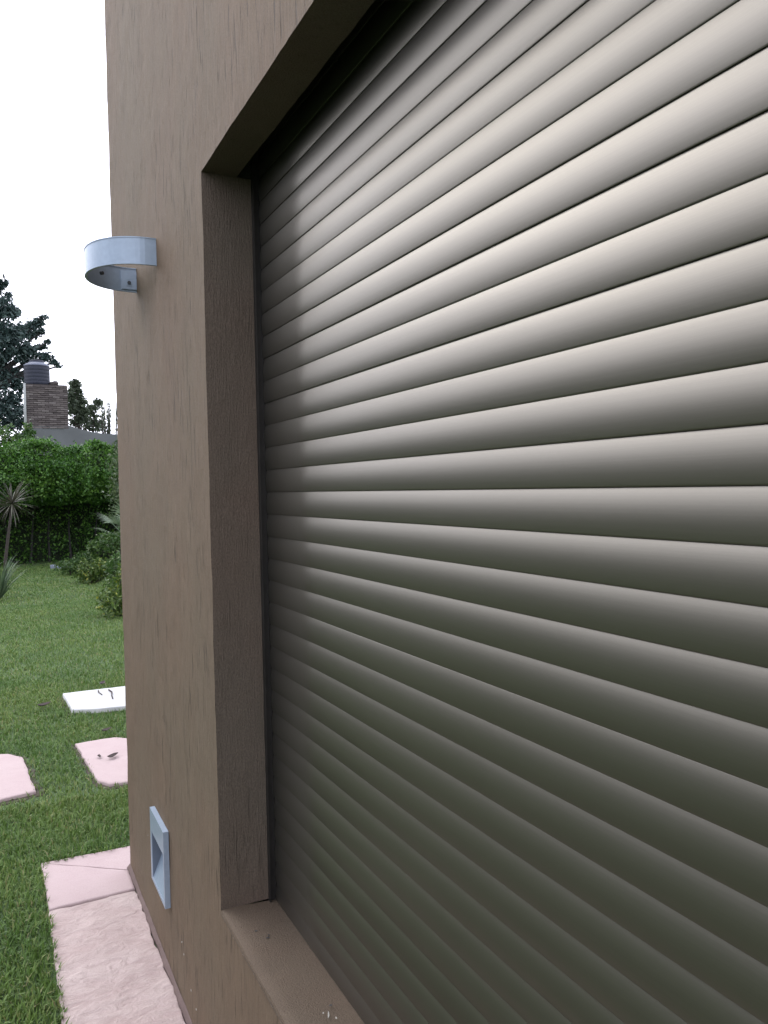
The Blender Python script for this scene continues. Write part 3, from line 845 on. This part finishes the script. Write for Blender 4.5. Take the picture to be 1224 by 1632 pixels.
# --- shrubs on the right of the lawn
def shrub(label, base, blobs, size, mat, name='garden_shrub', asp=.5, nst=6):
    b = Vector(base); root = empty(name, b); tag(root, label, 'shrub', 'shrubs along the right of the lawn')
    parts = []
    for k in range(nst):
        q = random.choice(blobs); e = Vector((q[0] - b.x + random.uniform(-.5, .5) * q[3], q[1] - b.y + random.uniform(-.5, .5) * q[4], q[2] - b.z))
        parts.append(tube_data([(random.uniform(-.04, .04), random.uniform(-.04, .04), -.03), e * .5 + Vector((0, 0, .05)), e], [.014, .010, .004], 5))
    V, F = merge(parts); pydata('stems', V, F, M['bark'], root)
    crown('foliage', [(x - b.x, y - b.y, z - b.z, rx, ry, rz, n) for x, y, z, rx, ry, rz, n in blobs], size, mat, root, asp)
shrub('tall narrow olive-green shrub against the house corner in front of the hedge', (2.05, 16.2, 0),
      [(2.0, 16.2, 2.15, .36, .4, .38, 900), (2.0, 16.2, 1.6, .42, .4, .42, 1000), (2.05, 16.2, 1.1, .38, .4, .4, 800), (2.3, 16.3, 1.8, .5, .5, .7, 1000), (2.1, 16.2, .65, .32, .3, .3, 350), (1.86, 16.2, 2.5, .14, .14, .2, 120)], .075, M['olive'], 'tall_shrub')
shrub('nearest bush at the lawn edge with yellow-tipped leaves', (1.0, 10.45, 0),
      [(.92, 10.35, .22, .26, .25, .22, 900), (1.1, 10.5, .30, .32, .3, .30, 1100), (1.22, 10.5, .45, .26, .26, .22, 600), (1.05, 10.45, .55, .12, .12, .14, 120)], .055, M['yellow_leaf'])
shrub('loose green shrub of thin upright stems just behind the yellow-tipped bush', (1.28, 12.4, 0),
      [(1.22, 12.3, .42, .20, .22, .26, 420), (1.35, 12.4, .52, .2, .2, .2, 300), (1.15, 12.3, .15, .15, .15, .14, 150)], .07, M['bush'])
shrub('low rounded bush in the middle of the bed edge with a few yellow tips', (1.13, 14.5, 0),
      [(1.05, 14.5, .20, .28, .26, .2, 800), (1.3, 14.6, .24, .3, .26, .22, 700), (.98, 14.6, .38, .08, .08, .1, 60)], .06, M['yellow_leaf'])
shrub('dark low bush at the left tip of the bed, farthest of the low bushes', (.95, 16.2, 0),
      [(.92, 16.2, .18, .30, .26, .17, 700), (1.2, 16.4, .25, .28, .26, .22, 500)], .06, M['bush'])
shrub('spreading green bush on top of the planted mound', (1.75, 15.6, .3),
      [(1.55, 15.6, .62, .35, .3, .22, 700), (1.95, 15.6, .70, .4, .3, .22, 700), (1.3, 15.8, .5, .2, .2, .2, 250)], .07, M['bush'])

def fronds(root, n, ln, w, up_, mat, name, seg=6, z=0, arc=(0, 2 * math.pi), droop=1.0):
    V, F = [], []
    for k in range(n):
        az = random.uniform(*arc); el = random.uniform(*up_); L = ln * random.uniform(.7, 1.1)
        p = Vector((0, 0, z)); s = Vector((-math.sin(az), math.cos(az), 0)); o = len(V)
        for i in range(seg + 1):
            t = i / seg; e = el - droop * t * t * 1.1
            ww = w * (1 - t) ** .7 * (.5 + min(1, t * 4) * .5)
            V += [p - s * ww, p + Vector((0, 0, -ww * .4)), p + s * ww]
            p = p + Vector((math.cos(az) * math.cos(e), math.sin(az) * math.cos(e), math.sin(e))) * (L / seg)
        for i in range(seg):
            a = o + i * 3; F += [(a, a + 1, a + 4, a + 3), (a + 1, a + 2, a + 5, a + 4)]
    return pydata(name, V, F, mat, root, smooth=True)

# fan palm fronds peeking from the corner
fp = empty('fan_palm', (1.62, 13.7, .16)); tag(fp, 'fan palm with stiff pale fronds low beside the house corner', 'palm')
V, F = tube_data([(0, 0, -.1), (0, 0, .62)], [.07, .06], 8); pydata('trunk', V, F, M['bark'], fp)
for (az, el, L) in ((R(185), .45, .35), (R(215), .9, .35), (R(260), .35, .4), (R(150), .8, .4), (R(300), .7, .4), (R(20), .8, .4), (R(90), .8, .4), (R(240), 1.3, .45)):
    d = Vector((math.cos(az) * math.cos(el), math.sin(az) * math.cos(el), math.sin(el)))
    tip = Vector((0, 0, .62)) + d * L
    parts = [tube_data([(0, 0, .62), tip], [.008, .006], 5)]
    s = d.cross(Vector((0, 0, 1))).normalized(); u = s.cross(d)
    Vv, Ff = [], []
    for k in range(13):
        a = (k - 6) / 6 * 1.25
        e = (d * math.cos(a) + s * math.sin(a)).normalized(); e2 = (e + Vector((0, 0, -.35))).normalized()
        q = e.cross(u).normalized() * .011; o = len(Vv); l2 = .34 * (1 - .15 * abs(a))
        Vv += [tip - q * .4, tip + q * .4, tip + e * l2 * .5 + q, tip + e * l2 * .5 - q, tip + e * l2 * .5 + e2 * l2 * .5]
        Ff += [(o, o + 1, o + 2, o + 3), (o + 3, o + 2, o + 4)]
    Vm, Fm = merge(parts + [(Vv, Ff)])
    pydata('frond', Vm, Fm, M['strap'], fp)

# spiky dracaena-like plant at the left
dr = empty('spiky_palm', (-.27, 14.6, 0)); tag(dr, 'slender-stemmed plant with one starry head of long narrow brownish leaves', 'plant')
V, F = tube_data([(0, 0, -.05), (.03, 0, .5), (.10, 0, 1.0), (.16, 0, 1.42)], [.032, .026, .022, .022], 8)
pydata('stem', V, F, M['bark'], dr, smooth=True)
hd = fronds(dr, 110, .50, .012, (-1.0, 1.45), M['dracaena'], 'leaf_head', droop=.45); hd.location = (.16, 0, 1.44)
# strap-leaved clump at its foot
st_ = empty('strap_leaf_clump', (-.36, 13.2, 0)); tag(st_, 'clump of long upright strap leaves in the lawn at the left edge', 'plant')
fronds(st_, 70, .75, .014, (.75, 1.5), M['strap'], 'leaves', droop=.7)
st2 = empty('strap_leaf_clump', (-.75, 13.6, 0)); tag(st2, 'second clump of strap leaves, further outside the left edge', 'plant')
fronds(st2, 60, .8, .014, (.75, 1.5), M['strap'], 'leaves', droop=.7)

# edging stones and rock before the hedge
k = 0
for i in range(9):
    x = .72 + i * .12; y = 18.0 - .10 * i + random.uniform(-.06, .06)
    V, F = slab_mesh([(x - .06, y - .07), (x + .045, y - .08), (x + .06, y + .06), (x - .05, y + .07)], x, y, top=.05 + random.uniform(0, .03), thick=.1, rel=.01, jag=.01, rings=4, per=.05, seed=20. + i)
    o = pydata('edging_stone', V, F, M['bluestone'], smooth=True); o.location = (x, y, 0)
    tag(o, 'small bluish stone, ' + ['leftmost', 'second from the left', 'third from the left', 'fourth from the left', 'middle', 'fourth from the right', 'third from the right', 'second from the right', 'rightmost'][i] + ' in the row before the hedge', 'edging stone', 'bluish stones edging the far bed')
# ------------------------------------------------------------------ neighbour's house, brick tower, tank
def neighbour():
    Y = 30.
    root = empty('neighbour_house', (2, Y, 0))
    tag(root, 'grey rendered neighbouring building with a brick tower rising over the hedge', 'building')
    O = Vector((2, Y, 0))
    top = [(.84, 3.96), (2.19, 4.02), (2.55, 3.90), (2.95, 3.80), (3.4, 3.74), (4.0, 3.72), (7.5, 3.70), (12, 3.70)]
    V, F = [], []
    for yy in (0, 7):
        for x, z in top: V += [(x - O.x, yy, z), (x - O.x, yy, -.1)]
    n = len(top)
    for i in range(n - 1):
        a = 2 * i; F += [(a, a + 1, a + 3, a + 2), (2 * n + a, 2 * n + a + 2, 2 * n + a + 3, 2 * n + a + 1), (a, a + 2, 2 * n + a + 2, 2 * n + a)]
    F += [(0, 2 * n, 2 * n + 1, 1), (2 * n - 2, 2 * n - 1, 4 * n - 1, 4 * n - 2)]
    pydata('wall', V, F, M['cement'], root)
    # brick tower: mortar core and individual bricks (a few pixels each)
    x0, x1, z0, z1, dp = .83, 2.19, 3.9, 5.44, 1.2
    bm = bmesh.new(); box(bm, x0 + .012 - O.x, x1 - .012 - O.x, .012, dp, z0 - .02, z1)
    tw = from_bm('tower', bm, M['brick_mortar'], root)
    rows = int((z1 - z0) / .072); bm = bmesh.new()
    for r_ in range(rows):
        z = z0 + r_ * .072 + .004
        x = x0 - (.12 if r_ % 2 else 0)
        while x < x1 - .03:
            a, b = max(x, x0), min(x + .235, x1)
            if b - a > .03: box(bm, a - O.x, b - O.x, random.uniform(-.03, .004), .06, z + random.uniform(0, .006), z + random.uniform(.048, .062))
            x += .245
        y = .062
        while y < dp:
            for xa, xb in ((x0 + random.uniform(-.006, .004), x0 + .06), (x1 - .06, x1 + random.uniform(-.004, .006))):
                box(bm, xa - O.x, xb - O.x, y, min(y + .235, dp), z, z + .062)
            y += .245
    tag(from_bm('brick', bm, M['brick'], tw), kind='stuff')
    V, F = tube_data([(.80 - O.x, -.05, 3.2), (.79 - O.x, -.05, 4.4), (.80 - O.x, -.05, 5.45)], [.05, .045, .04], 10)
    pydata('downpipe', V, F, M['pipe'], root, smooth=True)
    bm = bmesh.new(); bmesh.ops.create_icosphere(bm, subdivisions=2, radius=1)
    for v in bm.verts: v.co *= 1 + .4 * noise.noise(v.co * 2); v.co = Vector((v.co.x * .16, v.co.y * .15, v.co.z * .11))
    for v in bm.verts: v.co += Vector((1.78 - O.x, .3, z1 + .07))
    from_bm('rubble_lump', bm, M['brick_mortar'], root)
    tk = empty('water_tank', (1.235, Y + .5, z1)); tag(tk, 'dark blue-black plastic water tank with a lid on top of the brick tower', 'water tank')
    def lathe(name, prof, mat, n=40):
        V, F = [], []
        for r_, z in prof:
            for k in range(n): t = 2 * math.pi * k / n; V.append((r_ * math.cos(t), r_ * math.sin(t), z))
        for i in range(len(prof) - 1):
            for k in range(n): F.append((i * n + k, i * n + (k + 1) % n, (i + 1) * n + (k + 1) % n, (i + 1) * n + k))
        F.append(tuple(range((len(prof) - 1) * n, len(prof) * n)))
        return pydata(name, V, F, mat, tk, smooth=True)
    pr = [(.40, 0.0)]
    for i in range(5): z = .02 + i * .125; pr += [(.425, z), (.425, z + .105), (.4225, z + .108), (.4225, z + .118)]
    pr += [(.425, .65), (.425, .70)]
    lathe('body', pr, M['tank'])
    lathe('shoulder', [(.428, .69), (.42, .725), (.36, .77), (.27, .80), (.27, .82)], M['tank_lid'])
    lathe('lid', [(.245, .80), (.245, .885), (.21, .90), (.0, .905)], M['tank'])
neighbour()
